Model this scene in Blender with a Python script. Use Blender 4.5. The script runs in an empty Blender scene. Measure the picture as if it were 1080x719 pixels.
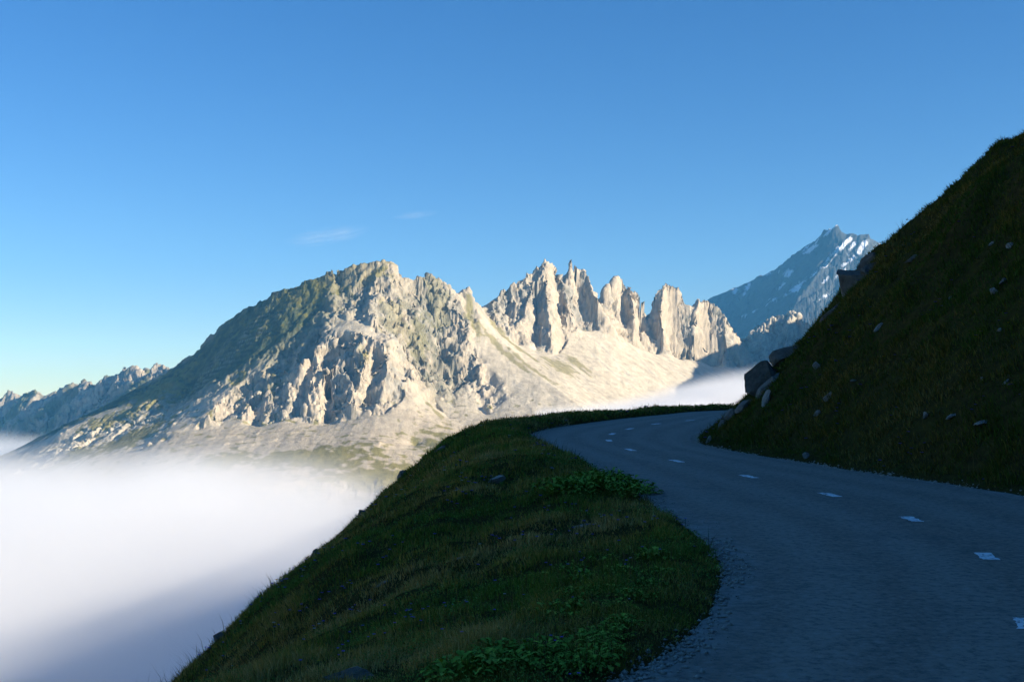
import bpy, math, random
import numpy as np
random.seed(7)
rng = np.random.default_rng(11)
S = bpy.context.scene
COL = S.collection
W, H, F = 1080.0, 719.0, 1200.0          # photograph frame and focal length in its pixels
PITCH = math.radians(3.45)
CAMZ = 2.0
CP, SP = math.cos(PITCH), math.sin(PITCH)

def ray(px, py):
    a = (np.asarray(px, float) - W / 2) / F
    b = (H / 2 - np.asarray(py, float)) / F
    return a, CP - b * SP, SP + b * CP

def at(px, py, d):
    """point of the place seen along a sight line, d metres ahead"""
    rx, ry, rz = ray(px, py)
    d = np.asarray(d, float)
    return rx * d / ry, d + 0 * rx, CAMZ + rz * d / ry

def project(x, y, z):
    zz = z - CAMZ
    f = y * CP + zz * SP
    u = -y * SP + zz * CP
    return W / 2 + F * x / f, H / 2 - F * u / f

# ------------------------------------------------------------------ noise
def _hash(ix, iy, iz, seed):
    h = (ix.astype(np.int64) * 374761393 + iy.astype(np.int64) * 668265263 + iz.astype(np.int64) * 2147483647 + seed * 974711) & 0xFFFFFFFF
    h = ((h ^ (h >> 13)) * 1274126177) & 0xFFFFFFFF
    h = ((h ^ (h >> 16)) * 2246822519) & 0xFFFFFFFF
    return (h ^ (h >> 15)) & 0xFFFF

def noise2(x, y, seed=0):
    x = np.asarray(x, float); y = np.asarray(y, float)
    ix = np.floor(x); iy = np.floor(y)
    fx = x - ix; fy = y - iy
    ux = fx * fx * fx * (fx * (fx * 6 - 15) + 10); uy = fy * fy * fy * (fy * (fy * 6 - 15) + 10)
    z0 = np.zeros_like(ix)
    def g(dx, dy):
        a = _hash(ix + dx, iy + dy, z0, seed) * (2 * math.pi / 65536.0)
        return np.cos(a) * (fx - dx) + np.sin(a) * (fy - dy)
    a = g(0, 0); b = g(1, 0); c = g(0, 1); d = g(1, 1)
    return 1.5 * ((a + (b - a) * ux) * (1 - uy) + (c + (d - c) * ux) * uy)

def fbm(x, y, oct=5, seed=0, gain=.5, lac=2.03):
    s = 0; amp = 1.0; tot = 0
    for k in range(oct):
        s = s + amp * noise2(x, y, seed + k * 17); tot += amp
        x = x * lac + 13.7; y = y * lac - 7.1; amp *= gain
    return s / tot

def ridged(x, y, oct=5, seed=0, gain=.5, lac=2.07):
    s = 0; amp = 1.0; tot = 0; w = 1.0
    for k in range(oct):
        n = 1 - np.abs(noise2(x, y, seed + k * 17)); n = n * n * w
        s = s + amp * n; tot += amp; w = np.clip(n * 1.6, 0, 1)
        x = x * lac + 5.3; y = y * lac + 9.7; amp *= gain
    return s / tot

def vnoise3(p, seed=0, sharp=False):
    i = np.floor(p); f = p - i; u = f if sharp else f * f * (3 - 2 * f)
    def h(a, b, c): return _hash(i[:, 0] + a, i[:, 1] + b, i[:, 2] + c, seed) / 32768.0 - 1
    x00 = h(0,0,0) * (1-u[:,0]) + h(1,0,0) * u[:,0]; x10 = h(0,1,0) * (1-u[:,0]) + h(1,1,0) * u[:,0]
    x01 = h(0,0,1) * (1-u[:,0]) + h(1,0,1) * u[:,0]; x11 = h(0,1,1) * (1-u[:,0]) + h(1,1,1) * u[:,0]
    return (x00 * (1-u[:,1]) + x10 * u[:,1]) * (1-u[:,2]) + (x01 * (1-u[:,1]) + x11 * u[:,1]) * u[:,2]

def cells3(p, seed=0):
    """fractured blocks: a random level per cell, and the gap between the two nearest cell centres"""
    n = len(p); b = np.floor(p - .5); f1 = np.full(n, 9.); f2 = np.full(n, 9.); val = np.zeros(n)
    for dx in (0, 1):
        for dy in (0, 1):
            for dz in (0, 1):
                cx, cy, cz = b[:, 0] + dx, b[:, 1] + dy, b[:, 2] + dz
                jx = _hash(cx, cy, cz, seed) / 65536.; jy = _hash(cx, cy, cz, seed + 31) / 65536.; jz = _hash(cx, cy, cz, seed + 57) / 65536.
                d = (p[:, 0] - cx - jx) ** 2 + (p[:, 1] - cy - jy) ** 2 + (p[:, 2] - cz - jz) ** 2
                nearer = d < f1
                f2 = np.where(nearer, f1, np.minimum(f2, d)); val = np.where(nearer, jx * 2 - 1, val); f1 = np.where(nearer, d, f1)
    return val, np.sqrt(f2) - np.sqrt(f1)

def sstep(a, b, x):
    t = np.clip((x - a) / (b - a), 0, 1); return t * t * (3 - 2 * t)

# ------------------------------------------------------------------ mesh helpers
def mesh_np(name, v, faces, mat=None, smooth=False, cols=None, parent=None, link=True):
    """v (n,3); faces (m,k) array of equal-size polygons; cols: dict name -> (n,3) vertex colours"""
    me = bpy.data.meshes.new(name)
    v = np.ascontiguousarray(v, np.float32); faces = np.ascontiguousarray(faces, np.int32)
    m, k = faces.shape
    me.vertices.add(len(v)); me.vertices.foreach_set('co', v.ravel())
    me.loops.add(m * k); me.loops.foreach_set('vertex_index', faces.ravel())
    me.polygons.add(m)
    me.polygons.foreach_set('loop_start', np.arange(0, m * k, k, dtype=np.int32))
    me.polygons.foreach_set('loop_total', np.full(m, k, np.int32))
    if smooth: me.polygons.foreach_set('use_smooth', np.ones(m, bool))
    if cols:
        for cn, c in cols.items():
            a = me.color_attributes.new(cn, 'FLOAT_COLOR', 'POINT')
            c4 = np.ones((len(v), 4), np.float32); c4[:, :3] = c
            a.data.foreach_set('color', c4.ravel())
    me.update(calc_edges=True)
    if mat: me.materials.append(mat)
    if not link: return me
    o = bpy.data.objects.new(name, me); COL.objects.link(o)
    if parent: o.parent = parent
    return o

def grid_faces(nr, nc):
    i = np.arange(nr * nc).reshape(nr, nc)
    return np.stack([i[:-1, :-1], i[:-1, 1:], i[1:, 1:], i[1:, :-1]], -1).reshape(-1, 4)

def tag(o, label=None, cat=None, group=None, kind=None):
    if label: o['label'] = label
    if cat: o['category'] = cat
    if group: o['group'] = group
    if kind: o['kind'] = kind
    return o

# ------------------------------------------------------------------ node helpers
class NT:
    def __init__(s, mat): s.t = mat.node_tree; s.n = s.t.nodes; s.l = s.t.links
    def add(s, typ, **kw):
        nd = s.n.new(typ)
        for k, v in kw.items():
            if k.startswith('i_'):
                nd.inputs[k[2:].replace('_', ' ')].default_value = v
            else: setattr(nd, k, v)
        return nd
    def link(s, a, b): s.l.new(a, b)
    def math(s, op, a, b=None, clamp=False):
        nd = s.n.new('ShaderNodeMath'); nd.operation = op; nd.use_clamp = clamp
        for i, q in enumerate((a, b)):
            if q is None: continue
            if isinstance(q, (int, float)): nd.inputs[i].default_value = q
            else: s.l.new(q, nd.inputs[i])
        return nd.outputs[0]
    def mix(s, fac, a, b, blend='MIX'):
        nd = s.n.new('ShaderNodeMix'); nd.data_type = 'RGBA'; nd.blend_type = blend
        for sock, q in ((nd.inputs[0], fac), (nd.inputs[6], a), (nd.inputs[7], b)):
            if isinstance(q, (int, float)): sock.default_value = q
            elif isinstance(q, tuple): sock.default_value = (*q, 1) if len(q) == 3 else q
            else: s.l.new(q, sock)
        return nd.outputs[2]
    def noise(s, vec, scale, detail=4, rough=.55, dist=0):
        nd = s.n.new('ShaderNodeTexNoise'); nd.inputs['Scale'].default_value = scale
        nd.inputs['Detail'].default_value = detail; nd.inputs['Roughness'].default_value = rough; nd.inputs['Distortion'].default_value = dist
        if vec is not None: s.l.new(vec, nd.inputs['Vector'])
        return nd.outputs['Fac']
    def ramp(s, fac, pts):
        nd = s.n.new('ShaderNodeValToRGB'); e = nd.color_ramp.elements
        while len(e) < len(pts): e.new(.5)
        for q, (p, c) in zip(e, pts): q.position = p; q.color = (*c, 1) if len(c) == 3 else c
        s.l.new(fac, nd.inputs[0]); return nd.outputs[0]
    def remap(s, v, a, b, c=0., d=1.):
        nd = s.n.new('ShaderNodeMapRange'); s.l.new(v, nd.inputs[0])
        for i, q in enumerate((a, b, c, d)): nd.inputs[i + 1].default_value = q
        return nd.outputs[0]

def new_mat(name, rough=.9, spec=.2):
    m = bpy.data.materials.new(name); m.use_nodes = True
    b = m.node_tree.nodes['Principled BSDF']
    b.inputs['Roughness'].default_value = rough; b.inputs['Specular IOR Level'].default_value = spec
    return m, NT(m), b
# ------------------------------------------------------------------ light, sky, camera, render settings
SUN_EL, SUN_AZ = math.radians(21), math.radians(112)      # azimuth clockwise from +Y (straight ahead)
w = bpy.data.worlds.new('World'); S.world = w; w.use_nodes = True
wt = w.node_tree; bg = wt.nodes['Background']
sky = wt.nodes.new('ShaderNodeTexSky'); sky.sky_type = 'NISHITA'; sky.sun_disc = False
sky.sun_elevation = SUN_EL; sky.sun_rotation = SUN_AZ; sky.altitude = 1300; sky.air_density = 1.12; sky.dust_density = .05; sky.ozone_density = 3.0
hs = wt.nodes.new('ShaderNodeHueSaturation'); hs.inputs['Saturation'].default_value = 1.31; hs.inputs['Hue'].default_value = .512; hs.inputs['Value'].default_value = 1.0
wt.links.new(sky.outputs[0], hs.inputs['Color']); wt.links.new(hs.outputs[0], bg.inputs[0]); bg.inputs[1].default_value = .062
sl = bpy.data.lights.new('sun', 'SUN'); sl.energy = 5; sl.angle = math.radians(.53); sl.color = (1, .88, .70)
so = bpy.data.objects.new('sun', sl); COL.objects.link(so)
from mathutils import Vector
SUNV = Vector((math.sin(SUN_AZ) * math.cos(SUN_EL), math.cos(SUN_AZ) * math.cos(SUN_EL), math.sin(SUN_EL)))
so.rotation_euler = SUNV.to_track_quat('Z', 'Y').to_euler(); so.location = (600, -200, 500)

cd = bpy.data.cameras.new('camera'); cam = bpy.data.objects.new('camera', cd); COL.objects.link(cam)
cam.location = (0, 0, CAMZ); cam.rotation_euler = (math.pi / 2 + PITCH, 0, 0)
cd.sensor_width = 36; cd.lens = 36 * F / W; cd.clip_end = 60000; cd.clip_start = .2
S.camera = cam
S.view_settings.view_transform = 'Standard'; S.view_settings.look = 'None'; S.view_settings.gamma = 1
S.view_settings.exposure = 1.25
S.cycles.use_denoising = True; S.cycles.denoiser = 'OPENIMAGEDENOISE'
S.cycles.max_bounces = 12; S.cycles.diffuse_bounces = 3; S.cycles.glossy_bounces = 2; S.cycles.transparent_max_bounces = 8; S.cycles.volume_bounces = 10
S.cycles.use_adaptive_sampling = True; S.cycles.adaptive_threshold = .02
# ------------------------------------------------------------------ mountains: heights from traced ridges, gullies and foot lines
def up2(a, shape):
    r = np.linspace(0, a.shape[0] - 1, shape[0]); c = np.linspace(0, a.shape[1] - 1, shape[1])
    r0 = np.clip(r.astype(int), 0, a.shape[0] - 2); c0 = np.clip(c.astype(int), 0, a.shape[1] - 2)
    fr = (r - r0)[:, None]; fc = (c - c0)[None]
    a00 = a[r0][:, c0]; a01 = a[r0][:, c0 + 1]; a10 = a[r0 + 1][:, c0]; a11 = a[r0 + 1][:, c0 + 1]
    return (a00 * (1 - fc) + a01 * fc) * (1 - fr) + (a10 * (1 - fc) + a11 * fc) * fr

def harmonic(lines, u0, u1, y0, y1, shape, znear, zfar):
    """harmonic surface through 3-D break lines, on a fan-shaped grid (columns u = sight direction, rows = depth)"""
    pts = []
    for L in lines:
        L = np.array(L, float)
        x, y, z = at(L[:, 0], L[:, 1], L[:, 2])
        P = np.stack([F * x / y + W / 2, y, z], 1)
        for a, b in zip(P[:-1], P[1:]):
            n = int(max(abs(a[0] - b[0]) * 2.2, abs(a[1] - b[1]) * .8, 2))
            t = np.linspace(0, 1, n)[:, None]; pts.append(a + (b - a) * t)
    P = np.concatenate(pts)
    z = None
    levels = [32, 16, 8, 4, 2, 1]; its = [600, 300, 160, 90, 50, 25]
    for lv, n in zip(levels, its):
        sh = (max(6, shape[0] // lv), max(6, shape[1] // lv))
        r = np.clip(np.rint((P[:, 1] - y0) / (y1 - y0) * (sh[0] - 1)).astype(int), 0, sh[0] - 1)
        c = np.rint((P[:, 0] - u0) / (u1 - u0) * (sh[1] - 1)).astype(int)
        ok = (c >= 0) & (c < sh[1])
        idx = r[ok] * sh[1] + c[ok]
        cnt = np.bincount(idx, minlength=sh[0] * sh[1]); zs = np.bincount(idx, weights=P[ok, 2], minlength=sh[0] * sh[1])
        m = (cnt > 0).reshape(sh); zc = np.where(m, zs.reshape(sh) / np.maximum(cnt.reshape(sh), 1), 0)
        if z is None: z = np.full(sh, P[:, 2].mean())
        else: z = up2(z, sh)
        du = (u1 - u0) / (sh[1] - 1) * (y0 + y1) / 2 / F; dy = (y1 - y0) / (sh[0] - 1)
        wx, wy = 1 / du ** 2, 1 / dy ** 2; k = 1 / (2 * wx + 2 * wy)
        for _ in range(n):
            z = np.where(m, zc, z); z[0] = znear; z[-1] = zfar
            p = np.pad(z, 1, mode='edge')
            z = k * (wx * (p[1:-1, :-2] + p[1:-1, 2:]) + wy * (p[:-2, 1:-1] + p[2:, 1:-1]))
        z = np.where(m, zc, z); z[0] = znear; z[-1] = zfar
    return z

def erode(z, dx, dy, mask, iters, K, acc=160, talus=1.0):
    """stream-power gullies on the grid: every cell drains to its steepest neighbour"""
    nr, nc = z.shape; N = nr * nc
    I = np.arange(N).reshape(nr, nc)
    off = [(-1, 0), (1, 0), (0, -1), (0, 1), (-1, -1), (-1, 1), (1, -1), (1, 1)]
    for it in range(iters):
        zp = np.pad(z, 1, mode='edge'); Ip = np.pad(I, 1, mode='edge')
        best = np.zeros_like(z); rec = I.copy()
        for a, b in off:
            dist = np.sqrt((a * dy) ** 2 + (b * dx) ** 2)
            s = (z - zp[1 + a:nr + 1 + a, 1 + b:nc + 1 + b]) / dist
            q = s > best
            best = np.where(q, s, best); rec = np.where(q, Ip[1 + a:nr + 1 + a, 1 + b:nc + 1 + b], rec)
        rc = rec.ravel(); isolated = rc == np.arange(N)
        A = np.ones(N)
        for _ in range(acc):
            w_ = A.copy(); w_[isolated] = 0
            A = 1 + np.bincount(rc, weights=w_, minlength=N)
        A = A.reshape(nr, nc)
        cut = K * np.minimum(A, 4000) ** .45 * np.minimum(best, 2.2) * mask
        drop = z - z.ravel()[rc].reshape(nr, nc)
        z = z - np.minimum(cut, .55 * drop + .02)
    return z

def slope_of(z, U, Y):
    dx = (U[1] - U[0]) * Y[:, None] / F
    gx = np.gradient(z, axis=1) / dx; gy = np.gradient(z, axis=0) / (Y[1] - Y[0])
    return gx, gy

def fan_mesh(name, z, U, Y, mat, cols, rough=None, rs=1.0):
    X = (U[None] - W / 2) * Y[:, None] / F
    v = np.stack([X, np.broadcast_to(Y[:, None], X.shape), z], -1)
    if rough is not None:
        gx, gy = slope_of(z, U, Y); nn = np.stack([-gx, -gy, np.ones_like(z)], -1); nn /= np.linalg.norm(nn, axis=-1)[..., None]
        v = v.reshape(-1, 3); nn = nn.reshape(-1, 3); k = np.where(rough.ravel() > .04)[0]; p = v[k] / rs
        # beds dip down to the left: crags are thin across the beds and long along them
        bed = np.stack([(p[:, 0] * .80 + p[:, 2] * .60) / 46, p[:, 1] / 30, (-p[:, 0] * .60 + p[:, 2] * .80) / 11], 1)
        wv = vnoise3(p / 60, 5) * .8
        q = p @ np.array([[.36, .48, -.8], [-.8, .6, 0], [.48, .64, .6]])      # turned so blocks do not follow the axes
        bed2 = np.stack([bed[:, 0] * 46 / 34, bed[:, 1] * 30 / 24, bed[:, 2] * 11 / 15], 1)
        r1, g1 = cells3(bed2 + wv[:, None] * .5, 1); r2, g2 = cells3(q / np.array([11, 11, 7.]), 2); r3, g3 = cells3(q / 4.6 + 3, 3)
        b_ = vnoise3(bed + wv[:, None], 2, True)
        r0, g0 = cells3(bed2 * np.array([.42, .42, .36]) + wv[:, None] * .6 + 11, 9)
        crack = -4. * (1 - sstep(0, .12, g0)) - 2.6 * (1 - sstep(0, .18, g1)) - 1.2 * (1 - sstep(0, .2, g2))
        h = 8.5 * r0 + 4.4 * r1 + 2.4 * b_ + 2.0 * r2 + .9 * r3 + crack
        v[k] += nn[k] * (h * rough.ravel()[k] * rs)[:, None]
        tone = np.ones(len(v)); tone[k] = 1 + rough.ravel()[k] * (.08 * r0 + .10 * r1 + .13 * r2 + .14 * r3 + .10 * b_)
        cols = cols.reshape(-1, 3) * tone[:, None]
    v = v.reshape(-1, 3)
    f = grid_faces(*z.shape)
    return mesh_np(name, v, f, mat, smooth=False, cols={'albedo': cols.reshape(-1, 3)})

def rock_mat(name):
    m, t, b = new_mat(name, .95, .1)
    a = t.add('ShaderNodeAttribute', attribute_name='albedo')
    g = t.add('ShaderNodeNewGeometry')
    n1 = t.noise(g.outputs['Position'], .06, 6, .65); n2 = t.noise(g.outputs['Position'], .35, 3, .6)
    v = t.math('ADD', t.remap(n1, .25, .75, .72, 1.22), t.remap(n2, .2, .8, -.12, .12))
    c = t.add('ShaderNodeVectorMath', operation='SCALE'); t.link(a.outputs['Color'], c.inputs[0]); t.link(v, c.inputs['Scale'])
    t.link(c.outputs[0], b.inputs['Base Color'])
    n3 = t.noise(g.outputs['Position'], .16, 5, .7)
    bp = t.add('ShaderNodeBump', i_Strength=.8, i_Distance=3.0); t.link(t.math('ABSOLUTE', t.math('SUBTRACT', n3, .5)), bp.inputs['Height']); bp.invert = True
    t.link(bp.outputs[0], b.inputs['Normal'])
    return m
MAT_ROCK = rock_mat('mountain_rock')

def blob(X, Y, items):
    """soft patches on the map: (px, py, depth, radius across, radius along, turn)"""
    m = np.zeros_like(X)
    for px, py, d, ra, rb, rot in items:
        if 1950 < d < 2700 and px < 455: d = nearer((px, py, d))[2]
        x, y, _ = at(px, py, d)
        c, s = math.cos(rot), math.sin(rot)
        a = ((X - x) * c + (Y - y) * s) / ra; b_ = (-(X - x) * s + (Y - y) * c) / rb
        m = np.maximum(m, np.exp(-(a * a + b_ * b_)))
    return m

def lerp(a, b, t): return a + (np.array(b) - a) * t[..., None]

ROCK, SCREE, GREEN, DARKR, TURF = (.42, .355, .265), (.52, .45, .335), (.17, .15, .035), (.17, .165, .12), (.068, .082, .038)

# ---- main massif
crest = [(-40,505,2730),(8,480,2700),(50,456,2680),(100,432,2650),(140,411,2620),(165,397,2600),(183,386,2580),(204,371,2560),(216,362,2550),(223,350,2540),(231,344,2510),(250,331,2484),(280,313,2448),(310,299,2424),(345,288,2408),(375,280,2400),(386,276.5,2400),(397,275,2400),(407,275.5,2400),(414,278,2402),(420,285,2410),(426,292,2420),(440,296,2430),(455,295,2440),(468,299,2450),(474,306,2460),(481,311,2465),(487,306,2470),(496,307,2480),(500,316,2490),(512,331,2520),(520,320,2540),(528,309,2560),(546,300,2590),(562,290,2610),(575,280,2620),(582,281,2625),(590,290,2640),(593,304,2650),(598,284,2660),(601,274,2665),(604,277,2668),(608,284,2670),(616,287,2680),(622,296,2690),(628,314,2700),(634,332,2720),(637,308,2730),(645,299,2745),(648,292,2750),(654,295,2760),(662,299,2770),(672,303,2780),(678,316,2790),(681,345,2800),(686,324,2805),(690,304,2810),(697,299,2815),(702,295,2820),(708,301,2825),(716,305,2835),(722,316,2840),(729,325,2850),(736,317,2855),(745,317,2860),(755,321,2870),(765,330,2880),(772,340,2890),(780,351,2900),(788,362,2910),(797,380,2930),(808,398,2960),(840,440,3000)]
lines = [crest,
 # dark west slope: spur edge, gully, rib tops
 [(165,401,2560),(130,424,2520),(103,436,2480),(76,450,2440),(38,480,2390),(10,500,2350)],
 [(205,408,2490),(190,425,2420),(172,450,2320),(150,478,2240)],
 [(120,462,2360),(90,482,2270),(70,500,2200)],
 [(185,446,2290),(205,440,2290),(243,412,2330),(275,388,2370),(300,378,2385),(335,356,2388),(353,335,2388)],
 # summit cliffs and shelf
 [(345,292,2420),(360,301,2405),(353,333,2390)],
 [(353,336,2380),(375,339,2366),(400,347,2350),(412,352,2332)],[(350,346,2352),(372,350,2330),(396,357,2314),(409,363,2300)],
 [(372,285,2398),(368,310,2392),(366,336,2372)],[(388,300,2392),(384,318,2384)],[(395,282,2396),(398,305,2384),(396,340,2352)],
 [(413,280,2394),(420,310,2385),(425,330,2375)],
 # buttress ribs and hollows between
 [(350,347,2350),(330,372,2318),(300,412,2270),(290,442,2235)],
 [(340,366,2345),(322,400,2300),(318,440,2240)],
 [(372,351,2328),(352,380,2288),(330,405,2262),(325,418,2250)],
 [(352,395,2305),(345,420,2275),(345,446,2222)],
 [(396,358,2312),(385,380,2268),(368,420,2225),(358,446,2205)],
 [(398,385,2290),(388,410,2255),(380,440,2203)],
 [(409,364,2298),(408,385,2258),(400,415,2222),(392,438,2196)],
 [(243,413,2328),(225,432,2280),(212,448,2240)],[(275,390,2362),(262,418,2310),(250,448,2240)],[(262,405,2350),(243,432,2300),(232,449,2252)],
 [(302,384,2362),(287,410,2310),(275,440,2240)],[(283,400,2352),(272,425,2298),(262,449,2245)],
 # foot of the buttress
 [(150,470,2250),(175,455,2238),(220,451,2236),(273,450,2228),(300,441,2228),(340,449,2212),(380,441,2196),(413,434,2192),(424,420,2205)],
 # pale ridge at its right edge, and the recess behind it
 [(412,360,2310),(417,393,2250),(433,407,2222),(450,425,2170),(468,440,2130),(490,458,2070)],
 [(430,330,2392),(428,360,2372),(437,390,2328),(456,419,2245),(474,443,2150)],
 [(446,330,2402),(450,360,2352),(458,395,2300),(468,425,2225)],
 [(455,340,2405),(462,370,2368),(470,400,2312),(478,430,2220)],
 [(470,302,2440),(478,345,2398),(485,375,2348),(495,405,2290),(515,440,2195)],
 # scree fan running down to the right
 [(498,322,2478),(520,350,2440),(560,390,2330),(612,428,2190),(640,445,2120)],
 [(512,328,2512),(530,352,2480),(541,362,2470),(567,373,2455),(585,376,2462),(607,348,2585),(630,350,2635),(650,355,2672),(673,368,2715),(697,378,2755),(713,381,2785),(743,388,2815),(770,387,2845),(797,389,2868),(815,402,2900)],
 [(490,470,1990),(530,455,2060),(570,446,2120),(612,441,2150),(650,441,2230),(700,441,2330),(740,436,2430),(770,425,2540),(800,418,2640),(850,440,2700)],
 # needles: ribs forward, hollows back
 [(518,317,2535),(522,330,2512),(524,345,2488)],[(533,312,2562),(536,330,2556),(536,352,2515)],
 [(577,281,2612),(562,303,2575),(554,322,2532),(541,354,2482)],
 [(580,281,2618),(575,316,2550),(582,344,2502),(581,372,2466)],
 [(565,320,2590),(566,345,2550),(566,370,2475)],
 [(589,302,2640),(590,325,2612),(592,350,2568)],
 [(592,296,2640),(601,329,2590),(606,346,2580)],
 [(604,300,2672),(612,320,2655),(618,345,2622)],
 [(617,288,2674),(629,316,2632),(646,346,2640)],
 [(642,310,2742),(648,330,2728),(655,352,2680)],
 [(664,300,2764),(669,325,2722),(668,345,2712)],[(655,304,2768),(656,325,2755),(660,345,2735)],
 [(680,330,2800),(676,345,2790),(673,362,2748)],
 [(700,297,2814),(696,330,2768),(700,355,2752)],[(690,312,2812),(688,340,2786),(692,365,2768)],
 [(713,306,2832),(710,340,2818),(706,370,2790)],
 [(738,317,2850),(730,350,2802),(724,378,2788)],[(748,325,2868),(752,350,2852),(745,380,2835)],
 [(765,332,2874),(765,360,2832),(765,384,2838)],[(781,354,2894),(783,370,2872),(786,386,2856)],
 # lower slopes under the fog
 [(60,505,2150),(130,492,2150),(175,480,2130),(230,482,2070),(270,497,1950)],
 [(290,468,2120),(350,470,2080),(400,466,2070),(440,470,2040)],
 [(120,540,1850),(270,515,1850),(330,503,1890),(400,503,1900),(470,500,1880),(520,500,1850)],
 [(-60,520,2500),(-40,560,2100)],
]
_cp = np.array(crest, float); _o = _cp[:, 0].argsort(); _cp = _cp[_o]
def nearer(q):
    """the face below the big summit leans back: ground further below the crest stands nearer"""
    px, py, d = q; below = py - np.interp(px, _cp[:, 0], _cp[:, 1])
    return (px, py, d - 115 * float(sstep(455, 405, px) * sstep(4, 72, below)) if d > 1950 else d - 60 * float(sstep(455, 405, px)))
lines = [crest] + [[nearer(q) for q in L] for L in lines[1:]]
U0, U1, Y0, Y1 = -70., 850., 1500., 3250.
nU, nY = 1150, 760
zF = harmonic(lines, U0, U1, Y0, Y1, (nY, nU), -330., -330.)
zA = up2(zF, (nY // 2, nU // 2)); zRes = zF - up2(zA, (nY, nU))
UA = np.linspace(U0, U1, nU // 2); YA = np.linspace(Y0, Y1, nY // 2)
X2, Y2 = (UA[None] - W / 2) * YA[:, None] / F, np.broadcast_to(YA[:, None], zA.shape)
# where bare rock stands: steep ground and the traced buttress; everything else is scree or turf
gx, gy = slope_of(zA, UA, YA)
sl0 = np.hypot(gx, gy)
def smooth(a, n):
    for _ in range(n):
        p = np.pad(a, 1, mode='edge'); a = (p[1:-1, :-2] + p[1:-1, 2:] + p[:-2, 1:-1] + p[2:, 1:-1] + 2 * a) / 6
    return a
screeM = blob(X2, Y2, [(560,400,2330,70,190,.7),(620,400,2400,110,170,.75),(690,410,2500,120,160,.8),(520,385,2400,40,110,.7),(300,468,2110,70,80,0),(360,462,2130,90,70,0),(420,455,2130,90,80,0),(455,445,2120,60,60,0),(480,470,2030,90,80,0),(740,420,2600,120,140,.7),(230,470,2140,80,60,0),(230,465,2180,60,40,0)])
screeM = np.clip(screeM * 1.9, 0, 1)
rockM = np.clip(sstep(.52, .95, smooth(sl0, 3)) * (1 - .9 * sstep(.35, .8, screeM) * (1 - sstep(.95, 1.3, smooth(sl0, 2)))), 0, 1)
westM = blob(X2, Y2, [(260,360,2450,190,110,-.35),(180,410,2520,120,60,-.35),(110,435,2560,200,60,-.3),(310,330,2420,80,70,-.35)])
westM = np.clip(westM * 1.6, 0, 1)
rockA = rockM * (1 - .75 * westM)
zA = zA + rockA * 30 * (ridged(X2 / 95, Y2 / 95, 3, 3) - .55) + (.25 + .75 * rockA) * 9 * fbm(X2 / 60, Y2 / 60, 4, 5) + westM * 7 * fbm(X2 / 45, Y2 / 45, 3, 41)
zA = up2(zA, (nY, nU)) + zRes; UA = np.linspace(U0, U1, nU); YA = np.linspace(Y0, Y1, nY)
rockA2, screeA, westA = up2(rockA, zA.shape), up2(screeM, zA.shape), up2(westM, zA.shape)
XA, YYA = (UA[None] - W / 2) * YA[:, None] / F, np.broadcast_to(YA[:, None], zA.shape)
crag = np.clip(np.maximum(rockA2, .3 * westA), 0, 1) * (1 - .85 * blob(XA, YYA, [(388,277,2408,80,40,-.2)])) * (1 - .5 * sstep(80, 180, XA)) * (1 - .8 * blob(XA, YYA, [(380,347,2345,70,14,-.3)]))
sx = XA + .35 * zA; sy = YYA + .1 * zA
zA = zA + crag * (20 * (ridged(sx / 42, sy / 42, 3, 21) - .5) + 8 * (ridged(sx / 15, sy / 15, 3, 8) - .5))
zA = erode(zA, (UA[1] - UA[0]) * 2400 / F, YA[1] - YA[0], (.03 + .97 * rockA2) * (1 - .8 * screeA), 3, .07, 150)
zA = zA + (1 - rockA2) * (2.0 * fbm(XA / 30, YYA / 70, 4, 63) + .4 * fbm(XA / 8, YYA / 10, 3, 64)) + .5 * fbm(XA / 12, YYA / 12, 3, 61) + crag * 2.2 * fbm(XA / 7, YYA / 7 + zA / 20, 3, 9)
# strata steps on the west slope and lower terraces
terr = np.clip(np.maximum(.35 * blob(XA, YYA, [(235,468,2170,110,60,0)]), blob(XA, YYA, [(340,300,2440,120,40,0),(290,330,2430,120,70,0),(230,380,2450,110,60,0)])) * 1.4, 0, 1) * (1 - .8 * crag * (1 - westA))
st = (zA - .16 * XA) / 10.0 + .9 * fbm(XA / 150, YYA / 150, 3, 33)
zA = zA + terr * 7.5 * sstep(-.3, .2, fbm(XA / 40, YYA / 40, 3, 35)) * (sstep(.42, .62, st - np.floor(st)) - (st - np.floor(st)))
gx, gy = slope_of(zA, UA, YA); slA = np.hypot(gx, gy); slAs = smooth(slA, 2)
n1 = fbm(XA / 70, YYA / 70, 5, 71); n2 = fbm((XA + .35 * zA) / 20, (YYA + .9 * zA) / 20, 4, 72)
c = np.empty(zA.shape + (3,)); c[:] = SCREE
c = c * (1 + .16 * n1 + .22 * n2)[..., None]
along = .63 * XA - .78 * YYA; cross = .78 * XA + .63 * YYA
stk = fbm(cross / 11, along / 170, 4, 81) * sstep(-60, 60, XA) + fbm(XA / 11, YYA / 120, 4, 82) * sstep(60, -60, XA)
c = c * (1 + .30 * stk * (1 - rockA2))[..., None]; c = lerp(c, (.36, .33, .28), .7 * sstep(.12, .4, stk) * (1 - rockA2))
c = lerp(c, np.array((.40, .335, .245)), .85 * sstep(2230, 2060, YYA) * sstep(160, -60, XA) * sstep(-.6, .3, n1 + .4))
c = lerp(c, ROCK, np.clip(rockA2 * 1.2, 0, 1)); c = c * (1 + .22 * n2 * rockA2)[..., None]; c = lerp(c, (.27, .255, .215), .85 * rockA2 * sstep(-.05, .35, n1 + .5 * n2))
dk = np.clip(blob(XA, YYA, [(450,380,2340,50,110,.2),(440,350,2385,40,50,0),(470,400,2300,30,80,0)]) * 1.4, 0, 1) * sstep(-.35, .35, n2 + .25)
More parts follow.
